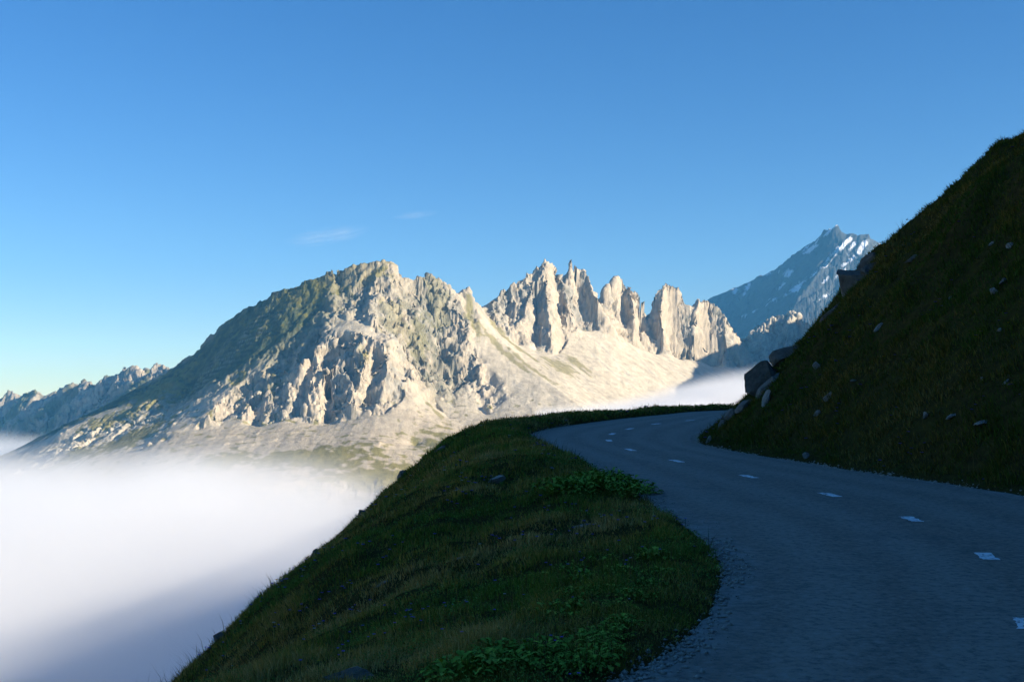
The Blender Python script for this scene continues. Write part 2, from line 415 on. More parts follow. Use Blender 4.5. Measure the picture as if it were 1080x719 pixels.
c = lerp(c, DARKR, .8 * dk)
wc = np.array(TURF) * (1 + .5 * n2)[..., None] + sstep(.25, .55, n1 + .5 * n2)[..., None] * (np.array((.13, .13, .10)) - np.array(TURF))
band = sstep(.38, .46, st - np.floor(st)) * sstep(.66, .58, st - np.floor(st)) * sstep(-.15, .3, fbm(XA / 110, YYA / 110, 4, 36) + .35 * fbm(XA / 25, YYA / 25, 2, 37)) * terr  # sunlit ledges painted into the colour as pale rock bands
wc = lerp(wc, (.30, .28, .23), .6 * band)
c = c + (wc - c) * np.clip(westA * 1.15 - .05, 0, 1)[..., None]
gr = np.maximum(blob(XA, YYA, [(415,325,2388,28,22,0),(407,337,2365,14,14,0),(380,280,2396,70,22,-.2),(345,292,2400,70,22,-.3),(320,305,2400,50,22,-.3)]) * 1.25,
     blob(XA, YYA, [(120,440,2420,120,60,-.3),(160,425,2480,70,60,0),(140,460,2320,80,60,0),(80,475,2300,60,60,0),(330,292,2450,80,26,-.3),(250,398,2370,16,22,0),
                    (410,485,1960,110,45,0),(330,490,1930,110,35,0),(240,485,2060,50,40,0),(350,480,2010,60,30,0),(470,478,1990,50,60,0),(440,345,2350,30,30,0),(462,320,2420,26,24,0),(425,355,2330,18,24,0),(385,370,2280,16,16,0),(290,395,2320,20,16,0)]) * .95)
streak = blob(XA, YYA, [(540,372,2440,14,130,.75),(565,395,2330,12,110,.75),(530,385,2380,14,120,.75),(590,395,2400,40,60,.6),(500,350,2430,20,60,.5),(610,400,2440,22,60,.7),(462,440,2140,12,50,.6)]) * .95
low = sstep(60, -20, zA) * sstep(2350, 2200, YYA) * sstep(300, -50, XA)
gm = sstep(.35, .6, .72 * gr + .75 * n2 + .3 * n1 + .22 * low + .30 * westA + .12 * rockA2) * (1 - .6 * sstep(1.0, 1.7, slAs)); gm = np.maximum(gm, .8 * sstep(.45, .75, streak + .45 * n2 + .55 * stk))
c = lerp(c, GREEN, .85 * gm)
c = np.clip(c, .02, .8)
spurM = blob(XA, YYA, [(110,450,2380,130,70,-.3),(150,440,2400,90,70,-.3),(60,475,2330,90,50,0)])
rgh = np.maximum(np.maximum(rockA2 * (1 - .6 * screeA), .35 * westA), .9 * np.clip(1.3 * spurM, 0, 1)); rgh = np.clip(rgh * (.75 + .6 * n1), 0, 1)
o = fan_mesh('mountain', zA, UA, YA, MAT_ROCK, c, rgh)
tag(o, 'big sunlit pale rock massif with a dark left slope and a row of jagged needles', kind='structure')

# ---- generic lesser mountains
def lesser(name, lines, u, y, n, znear, zfar, cols, ridge, wl, label, seed, er=.2, iters=6, rr=0, rsz=1.):
    z = harmonic(lines, u[0], u[1], y[0], y[1], n, znear, zfar)
    U = np.linspace(u[0], u[1], n[1]); Y = np.linspace(y[0], y[1], n[0])
    X = (U[None] - W / 2) * Y[:, None] / F; YY = np.broadcast_to(Y[:, None], z.shape)
    z = z + ridge * (ridged(X / wl, YY / wl, 5, seed) - .5) + ridge * .3 * fbm(X / wl * 4, YY / wl * 4, 4, seed + 3)
    z = erode(z, (U[1] - U[0]) * (y[0] + y[1]) / 2 / F, Y[1] - Y[0], np.ones_like(z), iters, er)
    z = z + ridge * .12 * fbm(X / wl * 9, YY / wl * 9, 3, seed + 9)
    gx, gy = slope_of(z, U, Y)
    o = fan_mesh(name, z, U, Y, MAT_ROCK, np.clip(cols(X, YY, z, gx, gy), .02, .85), np.full(z.shape, rr) if rr else None, rsz); tag(o, label, kind='structure'); return o

def colD(X, Y, z, gx, gy):
    c = np.empty(z.shape + (3,)); c[:] = (.34, .29, .22)
    return lerp(c, (.12, .125, .06), sstep(-.1, .3, fbm(X / 150, Y / 150, 5, 5)))
lesser('mountain', [[(-80,430,4422),(-20,418,4218),(0,414,4150),(12,412,4109),(20,417,4082),(25,413,4065),(33,413,4037),(40,418,4014),(50,417,3980),(62,412,3939),(75,408,3895),(90,405,3844),(103,402,3799),(120,393,3742),(133,387,3697),(143,384,3663),(152,388,3633),(162,388,3599),(180,389,3538),(215,400,3419),(260,420,3266)],
        [(-80,515,3980),(-20,510,3780),(30,505,3600),(90,490,3470),(150,460,3340),(240,440,3300)], [(20,440,3930),(15,470,3720)],[(60,432,3810),(55,470,3560)],[(105,418,3650),(95,455,3430)],[(140,405,3560),(130,440,3330)]],
       (-120, 300), (2900, 4900), (330, 420), -330, -150, colD, 40, 170, 'low distant ridge in blue shade left of the big massif with sunlit crest tips', 131, .3, rr=.8, rsz=1.2)

def colC(X, Y, z, gx, gy):
    c = np.empty(z.shape + (3,)); c[:] = (.065, .07, .07)
    c = c * (1 + .3 * fbm(X / 200, Y / 200, 4, 3))[..., None]
    a = (X * .8 + z * .6); b_ = (-X * .6 + z * .8)           # snow lying along the beds, which dip to the left
    s = fbm(a / 420, b_ / 60, 4, 15) + .45 * fbm(X / 40, Y / 40, 3, 4) + .25 * sstep(700, 1150, z)
    big = np.zeros_like(X)
    for (ax, ay, bx, by, d, wd) in [(894,252,880,263,6650,16),(880,263,866,275,6650,18),(866,275,853,290,6620,20),(853,290,833,303,6600,17),(833,303,824,314,6580,13),(842,325,860,314,6500,12),(866,300,878,290,6550,13),(773,318,788,302,7300,13),(770,312,778,304,7350,9),(806,311,812,305,7000,9),(819,296,824,290,6950,9),(812,288,817,284,7050,9),(846,268,853,262,6850,9),(884,272,897,258,6620,16),(897,272,908,258,6600,18),(876,285,890,276,6600,13),(850,305,858,299,6550,10)]:
        x0, _, z0 = at(ax, ay, d); x1, _, z1 = at(bx, by, d); dx, dz = x1 - x0, z1 - z0
        t_ = np.clip(((X - x0) * dx + (z - z0) * dz) / (dx * dx + dz * dz), 0, 1)
        big = np.maximum(big, np.exp(-((X - x0 - t_ * dx) ** 2 + (z - z0 - t_ * dz) ** 2) / wd ** 2))
    m = np.maximum(sstep(.5, .66, s), sstep(.45, .6, .62 * big + .62 * s))
    return lerp(c, (.8, .82, .85), .9 * m)
lesser('mountain', [[(640,385,8300),(700,350,8000),(740,322,7750),(751,315,7680),(770,307,7540),(790,298,7390),(810,288,7240),(820,281,7160),(835,270,7040),(850,258,6920),(862,248,6810),(870,242,6730),(877,240,6670),(882,236,6630),(888,241,6620),(893,248,6620),(900,246,6620),(907,250,6610),(915,249,6600),(922,254,6600),(960,270,6600),(1010,310,6600),(1060,380,6600)],
        [(893,250,6580),(870,280,6350),(845,310,6100),(820,345,5850)],[(915,252,6560),(905,285,6300),(895,320,6050),(880,360,5800)],[(780,330,6950),(770,360,6450)],[(840,285,6650),(815,325,6300),(800,350,6000)],
        [(640,420,6000),(760,400,5700),(860,400,5500),(1000,400,5500)]],
       (600, 1100), (5200, 8900), (360, 620), 0, 0, colC, 20, 330, 'tall far blue peak streaked with snow behind the right end of the needles', 231, .3, rr=.5, rsz=2.)

def colE(X, Y, z, gx, gy):
    c = np.empty(z.shape + (3,)); c[:] = (.40, .35, .27)
    return c * (1 + .3 * fbm(X / 40, Y / 40, 4, 3))[..., None]
lesser('mountain', [[(770,372,3400),(785,360,3380),(795,352,3370),(803,340,3360),(810,332,3350),(818,330,3345),(824,331,3340),(829,336,3340),(834,329,3335),(841,331,3330),(850,338,3330),(860,344,3330),(885,350,3330),(920,365,3330)],
        [(812,335,3330),(806,360,3250),(800,390,3170)],[(836,332,3315),(830,358,3240),(822,390,3150)],[(852,342,3310),(850,370,3230),(845,395,3150)],[(822,345,3305),(815,370,3250),(811,392,3190)],[(845,350,3300),(840,375,3250),(834,393,3190)],
        [(770,405,3100),(850,405,3080),(920,405,3080)]],
       (740, 960), (2960, 3800), (300, 330), -20, 60, colE, 34, 80, 'small rocky knoll with two sunlit tips between the needles and the far peak', 331, .2, rr=.9)

def colF(X, Y, z, gx, gy):
    c = np.empty(z.shape + (3,)); c[:] = (.3, .27, .2); return c
FR = [(1040,1780,40),(1060,1980,150),(1112,2120,330),(1130,2180,365),(1146,2500,405),(1190,2620,432),(1275,2820,465),(1440,3080,515),(1690,3400,580)]  # unseen ridge, shaped to cast shade on the valley and needle feet
FRl = [(F * x / y_ + W / 2, None, y_, z_) for x, y_, z_ in FR]
def pix(x, y_, z_):
    p = project(np.array(float(x)), np.array(float(y_)), np.array(float(z_))); return (float(p[0]), float(p[1]), y_)
lesser('mountain', [[pix(*p) for p in FR], [pix(x - 420, y_ - 80, -40) for x, y_, z_ in FR], [pix(x + 450, y_ - 150, -60) for x, y_, z_ in FR]],
       (380, 1420), (1400, 3900), (220, 260), -200, -100, colF, 16, 160, 'unseen ridge beyond the right hillside, shaped to shade the valley', 431, .3)
# ------------------------------------------------------------------ road line, hillside, valley floor
RS = .031                                    # the road climbs 3 %
def on_road(px, py):
    rx, ry, rz = ray(px, py)
    t = -CAMZ / (rz - RS * ry); return rx * t, ry * t
def spline(P, step):
    P = np.array(P, float); Q = []
    for i in range(len(P) - 1):
        p0 = P[max(i - 1, 0)]; p1 = P[i]; p2 = P[i + 1]; p3 = P[min(i + 2, len(P) - 1)]
        n = max(2, int(np.linalg.norm(p2 - p1) / step))
        t = np.linspace(0, 1, n, endpoint=False)[:, None]
        Q.append(.5 * (2 * p1 + (p2 - p0) * t + (2 * p0 - 5 * p1 + 4 * p2 - p3) * t * t + (3 * p1 - p0 - 3 * p2 + p3) * t ** 3))
    Q.append(P[-1:]); return np.concatenate(Q)
LE = [(655,719),(690,700),(720,680),(745,655),(760,630),(766,610),(763,590),(752,575),(735,560),(705,541),(680,526),(650,508),(620,491),(590,477),(570,468.5),(559,462.5),(562,457),(580,452),(610,447.3),(650,442),(700,437),(740,433.6)]
RE = [(1080,523),(1040,516.5),(1000,510),(950,503),(900,496),(850,488),(800,480),(760,473),(744,469.3),(735,465.5),(734,461.5),(740,456.5),(750,451),(765,444.5),(780,438.5)]
L_ = [tuple(map(float, on_road(*p))) for p in LE]; R_ = [tuple(map(float, on_road(*p))) for p in RE]
LEFT = spline([(-420,-330),(-150,-150),(-46,-56),(-15.5,-20),(-7,-7),(-2.6,1.2),(-.75,4.6)] + L_ + [(16.5,67.5),(25,70),(38,70),(75,80),(130,130),(200,260),(260,500),(300,700),(330,1400)], .25)
RIGHT = spline([(-410,-345),(-140,-160),(-38,-62),(-8,-25),(1.2,-10),(5.8,1),(7.9,8.5),(8.6,13.5)] + R_ + [(17.5,60.3),(26,62.6),(38,62.5),(77,72),(135,124),(207,257),(267,498),(308,698),(338,1400)], .25)

def dist_to(curve, x, y, chunk=4000):
    """distance to a polyline's points and which side (+ = right of travel)"""
    cv = curve; tg = np.gradient(cv, axis=0); D = np.empty(len(x)); Sd = np.empty(len(x)); Ii = np.empty(len(x), int)
    for i in range(0, len(x), chunk):
        dx = x[i:i + chunk, None] - cv[None, :, 0]; dy = y[i:i + chunk, None] - cv[None, :, 1]
        d2 = dx * dx + dy * dy; k = d2.argmin(1); r = np.arange(len(k))
        tn = tg[k] / np.linalg.norm(tg[k], axis=1)[:, None]; sp_ = np.linalg.norm(tg[k], axis=1)
        al_ = np.clip(dx[r, k] * tn[:, 0] + dy[r, k] * tn[:, 1], -.55 * sp_, .55 * sp_)
        D[i:i + chunk] = np.sqrt(np.maximum(d2[r, k] - al_ ** 2, 0)); Sd[i:i + chunk] = tg[k, 1] * dx[r, k] - tg[k, 0] * dy[r, k]; Ii[i:i + chunk] = k
    return D, np.sign(Sd), Ii

def thin(c, step):
    keep = [0]; acc = 0
    for i in range(1, len(c)):
        acc += np.linalg.norm(c[i] - c[i - 1])
        far = np.hypot(c[i][0] - 5, c[i][1] - 25)
        if acc >= max(step, .03 * (far - 60)): keep.append(i); acc = 0
    keep.append(len(c) - 1); return c[keep]
LEFT, RIGHT = thin(LEFT, .25), thin(RIGHT, .25)

def left_profile(d, y):
    hump = .03 + .34 * sstep(17, 25, y) + .28 * sstep(27, 36, y) - .2 * sstep(46, 56, y)
    lim = 5.0 + 1.3 * sstep(9, 19, y)
    cub = 1 / (3 * lim ** 2) * .92
    g = np.where(d < lim, cub * d ** 3, cub * lim ** 3 + 3 * cub * lim ** 2 * (d - lim))
    e_ = np.clip(d - lim, 0, 6); g = g + .04 * e_ ** 2 + .48 * np.maximum(d - lim - 6, 0)
    g2 = np.where(d < 3.0, .12 * d ** 2, .12 * 9 + .90 * (d - 3.0))
    k = sstep(16, 34, y)
    return hump * (1 - np.exp(-d / .9)) - (g * (1 - k) + g2 * k)

def right_profile(d, y):
    f = np.where(d < .5, .25 * d, .125 + .98 * (d - .5)); f = np.where(d > 6.3, 5.81 + .76 * (d - 6.3), f)
    hi = 29.1 + 285 * (1 - np.exp(-np.maximum(d - 37, 0) / 400))
    return np.where(d < 37, f, hi)

def ground_height(x, y, detail=True):
    shp = np.shape(x); x = np.ravel(np.asarray(x, float)); y = np.ravel(np.asarray(y, float))
    dl, sl, _ = dist_to(LEFT, x, y); dr, sr, _ = dist_to(RIGHT, x, y)
    left = sl < 0; right = (sr > 0) & ~left
    zr = RS * np.clip(y, -60, 80)
    z = zr - .16
    jag = .10 * fbm(x / .45, y / .45, 3, 111) + .12 * fbm(x / 1.7, y / 1.7, 3, 112)
    inner = np.maximum(np.minimum(dl, dr) + jag * (np.minimum(dl, dr) < 1), 0)
    z = zr - np.minimum(.02 + .24 * inner, .16)
    z = np.where(left, zr - .02 + np.clip(.24 * (dl + jag), -.06, .06) + left_profile(dl, y), z)
    z = np.where(right, zr - .02 + np.clip(.24 * (dr + jag), -.06, .06) + right_profile(dr, y), z)
    if detail:
        d = np.where(left, dl, np.where(right, dr, 0)); off = left | right
        a = sstep(.1, 2.2, d) * off
        n = .24 * fbm(x / 2.0, y / 2.0, 4, 91) + .35 * fbm(x / 9, y / 9, 3, 95) + .11 * fbm(x / .8, y / .8, 3, 97)
        z = z + a * n + a * right * (1.0 * sstep(1.5, 7, dr) * fbm(x / 3.2, y / 3.6, 3, 99) + 1.6 * sstep(3, 10, dr) * fbm(x / 11, y / 11, 3, 103))
        z = z + right * 0.75 * np.exp(-((x - 11.8) ** 2 + (y - 37.6) ** 2) / 2.2)      # shoulder under the crag
        ground_height.f = (np.where(left, dl, -1).reshape(shp), np.where(right, dr, -1).reshape(shp))
        z = z + off * sstep(100, 350, d) * right * 130 * fbm(x / 270, y / 270, 4, 101)
    z = np.maximum(z, -330)
    return z.reshape(shp)

def axis(lo, a, b, hi, fine, grow):
    m = list(np.arange(a, b + 1e-6, fine)); s = fine; p = b
    while p < hi: s *= grow; p += s; m.append(p)
    s = fine; p = a; pre = []
    while p > lo: s *= grow; p -= s; pre.append(p)
    return np.array(pre[::-1] + m)
gxs = axis(-520, -9, 27, 900, .125, 1.08); gys = axis(-600, 5, 74, 1300, .17, 1.08)
GX, GY = np.meshgrid(gxs, gys)
GZ = ground_height(GX, GY); DL, DR = ground_height.f
# bilinear look-up for planting
def hz(x, y, A=None):
    A = GZ if A is None else A
    j = np.clip(np.searchsorted(gxs, x) - 1, 0, len(gxs) - 2); i = np.clip(np.searchsorted(gys, y) - 1, 0, len(gys) - 2)
    fx = (x - gxs[j]) / (gxs[j + 1] - gxs[j]); fy = (y - gys[i]) / (gys[i + 1] - gys[i])
    return (A[i, j] * (1 - fx) + A[i, j + 1] * fx) * (1 - fy) + (A[i + 1, j] * (1 - fx) + A[i + 1, j + 1] * fx) * fy

def turf_mat():
    m, t, b = new_mat('hillside_turf', 1., 0.)
    g = t.add('ShaderNodeNewGeometry'); P = g.outputs['Position']
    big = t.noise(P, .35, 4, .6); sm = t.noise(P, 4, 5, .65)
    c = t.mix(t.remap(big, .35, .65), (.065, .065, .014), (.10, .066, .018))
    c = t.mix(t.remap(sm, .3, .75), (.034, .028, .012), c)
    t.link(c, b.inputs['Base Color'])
    bp = t.add('ShaderNodeBump', i_Strength=.7, i_Distance=.06); t.link(sm, bp.inputs['Height']); t.link(bp.outputs[0], b.inputs['Normal'])
    return m
MAT_TURF = turf_mat()
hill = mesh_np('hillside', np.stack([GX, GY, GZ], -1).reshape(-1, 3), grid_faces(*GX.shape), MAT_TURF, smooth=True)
tag(hill, 'steep grassy hillside the road is cut into', kind='structure')

m, t, b = new_mat('valley_floor', .95, .1)
g = t.add('ShaderNodeNewGeometry')
t.link(t.mix(t.remap(t.noise(g.outputs['Position'], .004, 5), .35, .65), (.07, .08, .03), (.2, .18, .13)), b.inputs['Base Color'])
n = 72; R0 = 9000
ang = np.linspace(0, 2 * math.pi, n, endpoint=False)
v = np.concatenate([[[0, 0, -331]]] + [np.stack([r * np.cos(ang), r * np.sin(ang), np.full(n, -331.)], 1) for r in (1500, 5000, R0)])
fc = []
tri = np.array([[0, 1 + i, 1 + (i + 1) % n] for i in range(n)])
for k in range(2):
    for i in range(n): fc.append([1 + k * n + i, 1 + (k + 1) * n + i, 1 + (k + 1) * n + (i + 1) % n, 1 + k * n + (i + 1) % n])
me = bpy.data.meshes.new('ground'); me.from_pydata(v.tolist(), [], tri.tolist() + fc); me.materials.append(m)
o = bpy.data.objects.new('ground', me); COL.objects.link(o); tag(o, 'valley floor far below', kind='structure')

# ---- road sheet
nS = 700
def resamp(c, n, a, b):
    s = np.concatenate([[0], np.cumsum(np.linalg.norm(np.diff(c, axis=0), axis=1))])
    return s
def cut(c, y0, x1):
    i0 = np.where(c[:, 1] > y0)[0][0]; i1 = np.where(c[:, 0] > x1)[0][0]; return c[i0:i1]
ml, mr = cut(LEFT, -40, 120), cut(RIGHT, -40, 120)
# pair the two edges by matched way-points
def arc(c): return np.concatenate([[0], np.cumsum(np.linalg.norm(np.diff(c, axis=0), axis=1))])
al, ar = arc(ml), arc(mr)
kl = [0] + [np.hypot(*(ml - np.array(p)).T).argmin() for p in [(-2.6,1.2), on_road(655,719), on_road(766,610), on_road(705,541), on_road(620,491), on_road(559,462.5), on_road(610,447.3), on_road(740,433.6), (25,70)]] + [len(ml) - 1]
kr = [0] + [np.hypot(*(mr - np.array(p)).T).argmin() for p in [(5.8,1), (7.9,8.5), (8.7,13.0), on_road(1040,516.5), on_road(850,488), on_road(735,463.5), on_road(750,451), on_road(780,438.5), (26,62.6)]] + [len(mr) - 1]
seg = np.linspace(0, len(kl) - 1, 900)
sl_ = np.interp(seg, range(len(kl)), al[kl]); sr_ = np.interp(seg, range(len(kr)), ar[kr])
EL = np.stack([np.interp(sl_, al, ml[:, i]) for i in (0, 1)], 1); ER = np.stack([np.interp(sr_, ar, mr[:, i]) for i in (0, 1)], 1)
K = 25
tt = np.linspace(-.035, 1.035, K)
RX = EL[:, None, 0] * (1 - tt) + ER[:, None, 0] * tt; RY = EL[:, None, 1] * (1 - tt) + ER[:, None, 1] * tt
# crumbling edges
for j, sgn in ((0, 1), (K - 1, -1)):
    w_ = .09 * fbm(RX[:, j] / .9, RY[:, j] / .9, 4, 55) + .05 * fbm(RX[:, j] / .25, RY[:, j] / .25, 2, 56)
    dx_, dy_ = ER[:, 0] - EL[:, 0], ER[:, 1] - EL[:, 1]; L2 = np.hypot(dx_, dy_)
    RX[:, j] += w_ * dx_ / L2; RY[:, j] += w_ * dy_ / L2
RZ = RS * np.clip(RY, -60, 80) + .05 * (1 - (2 * tt - 1) ** 2)[None] * .4 - .02 * (np.abs(2 * tt - 1) > 1)[None]
RT = np.stack([np.broadcast_to(tt[None], RX.shape), np.zeros_like(RX), np.zeros_like(RX)], -1).reshape(-1, 3)
def asphalt():
    m, t, b = new_mat('asphalt', .85, .3)
    g = t.add('ShaderNodeNewGeometry'); P = g.outputs['Position']
    a = t.add('ShaderNodeAttribute', attribute_name='across'); sp = t.add('ShaderNodeSeparateColor'); t.link(a.outputs['Color'], sp.inputs[0]); u = sp.outputs[0]
    big = t.noise(P, .5, 4, .6); mid = t.noise(P, 2.6, 4, .6); fine = t.noise(P, 55, 3, .7)
    # wheel tracks worn paler, edge dust
    wob = t.math('ADD', u, t.math('MULTIPLY', t.math('SUBTRACT', big, .5), .12))
    tr = None
    for cpos in (.16, .36, .64, .84):
        d = t.math('ABSOLUTE', t.math('SUBTRACT', wob, cpos)); k = t.remap(d, .02, .09, 1, 0)
        tr = k if tr is None else t.math('MAXIMUM', tr, k)
    edge = t.remap(t.math('ABSOLUTE', t.math('SUBTRACT', wob, .5)), .42, .5, 0, 1)
    c = t.mix(t.remap(mid, .3, .7), (.205, .148, .10), (.265, .195, .132))
    c = t.mix(t.math('MULTIPLY', tr, .7), c, (.33, .26, .19))
    c = t.mix(t.math('MULTIPLY', edge, t.remap(mid, .35, .6)), c, (.34, .30, .25))
    grain = t.noise(P, 13, 4, .75)
    c = t.mix(t.remap(grain, .36, .5, .7, 0), c, (.06, .05, .04))
    c = t.mix(t.remap(grain, .53, .66, 0, .65), c, (.36, .32, .26))
    st = t.noise(P, 1.1, 5, .7, .5); c = t.mix(t.remap(st, .56, .66, 0, .35), c, (.07, .06, .05))
    c = t.mix(t.remap(fine, .35, .65), c, t.mix(.5, c, (.2, .195, .19)), )
    t.link(c, b.inputs['Base Color'])
    bp = t.add('ShaderNodeBump', i_Strength=.5, i_Distance=.012); t.link(fine, bp.inputs['Height']); t.link(bp.outputs[0], b.inputs['Normal'])
    return m
road = mesh_np('road', np.stack([RX, RY, RZ], -1).reshape(-1, 3), grid_faces(*RX.shape), asphalt(), smooth=True, cols={'across': RT})
tag(road, 'worn two lane mountain road curving uphill', kind='structure')

# ---- painted centre dashes, parts of the road
DASH = [(1084,660),(1040.5,588.5),(961.5,549),(875.5,523),(789.3,503.5),(713.5,487),(664.8,475),(642.3,465.3),(645.8,458.2),(664,452.8),(692,447.5),(727.7,443.7)]
mpaint, t, b = new_mat('road_paint', .7, .3)
g = t.add('ShaderNodeNewGeometry'); wn = t.noise(g.outputs['Position'], 14, 4, .7)
t.link(t.mix(t.remap(wn, .36, .50), (.16, .15, .13), (.82, .82, .80)), b.inputs['Base Color'])
dp = np.array([on_road(*p) for p in DASH])
dp = np.concatenate([[2 * dp[0] - dp[1]], dp])
tg = np.gradient(dp, axis=0); tg /= np.linalg.norm(tg, axis=1)[:, None]
road_pts = np.stack([RX.ravel(), RY.ravel()], 1); rz_flat = RZ.ravel()
def road_z(x, y):
    k = np.hypot(road_pts[:, 0] - x, road_pts[:, 1] - y).argsort()[:4]; wt_ = 1 / (np.hypot(road_pts[k, 0] - x, road_pts[k, 1] - y) + .05); 
    return float((rz_flat[k] * wt_).sum() / wt_.sum())
for i, (p, tdir) in enumerate(zip(dp, tg)):
    nrm = np.array([tdir[1], -tdir[0]]); ln, wd = .135 + .009 * min(p[1], 40) , .088
    V = []; n1, n2 = 9, 5
    for a in np.linspace(-1, 1, n1):
        for q_ in np.linspace(-1, 1, n2):
            j = .012 * rng.standard_normal() if abs(a) == 1 or abs(q_) == 1 else 0
            s = p + tdir * (a * ln + j) + nrm * (q_ * wd + j)
            V.append((s[0], s[1], RS * s[1] + .0235))
    V = np.array(V)
    zz = road_z(p[0], p[1]); V[:, 2] = zz + RS * (V[:, 1] - p[1]) + .006
    mesh_np('centre_line_dash', V, grid_faces(n1, n2), mpaint, parent=road)
# ------------------------------------------------------------------ sea of fog, fog bank, haze
def box_mesh(name, lo, hi, mat):
    (a, b_, c), (d, e, f) = lo, hi
    v = [(a,b_,c),(d,b_,c),(d,e,c),(a,e,c),(a,b_,f),(d,b_,f),(d,e,f),(a,e,f)]
    fs = [(0,3,2,1),(4,5,6,7),(0,1,5,4),(1,2,6,5),(2,3,7,6),(3,0,4,7)]
    me = bpy.data.meshes.new(name); me.from_pydata(v, [], fs); me.materials.append(mat)
    o = bpy.data.objects.new(name, me); COL.objects.link(o); return o

def fog_mat(name, base, amp, wl, bumps, thick, dens, seed=0., tilt=None):
    """density rises from zero at a lumpy top surface; bumps = (x, y, radius x, radius y, height)"""
    m = bpy.data.materials.new(name); m.use_nodes = True; t = NT(m); t.n.remove(t.n['Principled BSDF'])
    pv = t.add('ShaderNodeVolumePrincipled'); t.link(pv.outputs[0], t.n['Material Output'].inputs['Volume'])
    pv.inputs['Color'].default_value = (.965, .962, .955, 1); pv.inputs['Anisotropy'].default_value = .1
    g = t.add('ShaderNodeNewGeometry'); sp = t.add('ShaderNodeSeparateXYZ'); t.link(g.outputs['Position'], sp.inputs[0])
    x, y, z = sp.outputs
    mp = t.add('ShaderNodeMapping'); mp.inputs['Location'].default_value = (seed, seed * .7, 0); mp.inputs['Scale'].default_value = (1 / wl, 1 / wl, 1.6 / wl)
    t.link(g.outputs['Position'], mp.inputs[0])
    n = t.noise(mp.outputs[0], 1.0, 4, .5)
    top = t.math('ADD', t.math('MULTIPLY', t.math('SUBTRACT', n, .5), amp * 2), base)
    for bx, by, rx, ry, h in bumps:
        ax = t.math('DIVIDE', t.math('SUBTRACT', x, bx), rx); ay = t.math('DIVIDE', t.math('SUBTRACT', y, by), ry)
        r2 = t.math('ADD', t.math('MULTIPLY', ax, ax), t.math('MULTIPLY', ay, ay))
        top = t.math('ADD', top, t.math('MULTIPLY', t.math('POWER', math.e, t.math('MULTIPLY', r2, -1.)), h))
    k = t.math('DIVIDE', t.math('SUBTRACT', top, z), thick, True)
    t.link(t.math('MULTIPLY', t.math('MULTIPLY', k, k), dens), pv.inputs['Density'])
    return m
def P3(px, py, d): return [float(q) for q in at(px, py, d)]
b1 = P3(140, 480, 1500); b2 = P3(60, 480, 1900)
fog = box_mesh('fog', (-3600, 230, -320), (1000, 3400, -20), fog_mat('fog_sea', -74, 60, 300, [(b1[0], b1[1], 230, 420, 55), (-1500, 3000, 700, 500, 30)], 95, .0095))
tag(fog, 'sea of white fog filling the valley below the road', kind='stuff')
f1 = P3(770, 400, 1900)
fb = box_mesh('fog', (40, 1450, -90), (900, 2350, 105), fog_mat('fog_bank', 3, 30, 170, [(f1[0] + 110, f1[1], 270, 260, 78)], 45, .03, 3.7))
tag(fb, 'fog bank lying in the side valley below the needles', kind='stuff')
mh = bpy.data.materials.new('haze'); mh.use_nodes = True; th = NT(mh); th.n.remove(th.n['Principled BSDF'])
pv = th.add('ShaderNodeVolumePrincipled'); th.link(pv.outputs[0], th.n['Material Output'].inputs['Volume'])
pv.inputs['Color'].default_value = (.15, .55, 1, 1); pv.inputs['Density'].default_value = 5e-5; pv.inputs['Anisotropy'].default_value = 0
HAZE = True
if HAZE:
    hz_o = box_mesh('haze', (-9100, -9100, -332), (9100, 9100, 1190), mh); tag(hz_o, 'thin blue mountain haze', kind='stuff')

def wisp(px, py, d, sx, sy, sz, rot, dens, seed):
    x, y, z = P3(px, py, d)
    m = bpy.data.materials.new('cloud_wisp'); m.use_nodes = True; t = NT(m); t.n.remove(t.n['Principled BSDF'])
    pv = t.add('ShaderNodeVolumePrincipled'); t.link(pv.outputs[0], t.n['Material Output'].inputs['Volume'])
    pv.inputs['Color'].default_value = (.97, .97, .97, 1)
    tc = t.add('ShaderNodeTexCoord'); mp = t.add('ShaderNodeMapping'); mp.inputs['Scale'].default_value = (1.6, 1.2, 3.2); mp.inputs['Location'].default_value = (seed, 0, 0)
    t.link(tc.outputs['Object'], mp.inputs[0]); n = t.noise(mp.outputs[0], 1.3, 5, .6, .6)
    ln = t.add('ShaderNodeVectorMath', operation='LENGTH'); t.link(tc.outputs['Object'], ln.inputs[0])
    fall = t.remap(ln.outputs['Value'], .15, 1., 1, 0)
    t.link(t.math('MULTIPLY', t.math('MULTIPLY', t.remap(n, .42, .72), fall), dens), pv.inputs['Density'])
    me = bpy.data.meshes.new('cloud'); bm = bmesh.new(); bmesh.ops.create_icosphere(bm, subdivisions=3, radius=1); bm.to_mesh(me); bm.free(); me.materials.append(m)
    o = bpy.data.objects.new('cloud', me); COL.objects.link(o); o.location = (x, y, z); o.scale = (sx, sy, sz); o.rotation_euler = (0, rot, 0)
    return o
import bmesh
tag(wisp(345, 249, 13500, 560, 300, 110, -.16, .0016, 2.), 'thin white cloud wisp, the larger one, above the big massif', kind='stuff')
tag(wisp(437, 227, 13500, 300, 200, 40, -.12, .002, 5.), 'short thin cloud streak, the smaller one, high above the massif', kind='stuff')
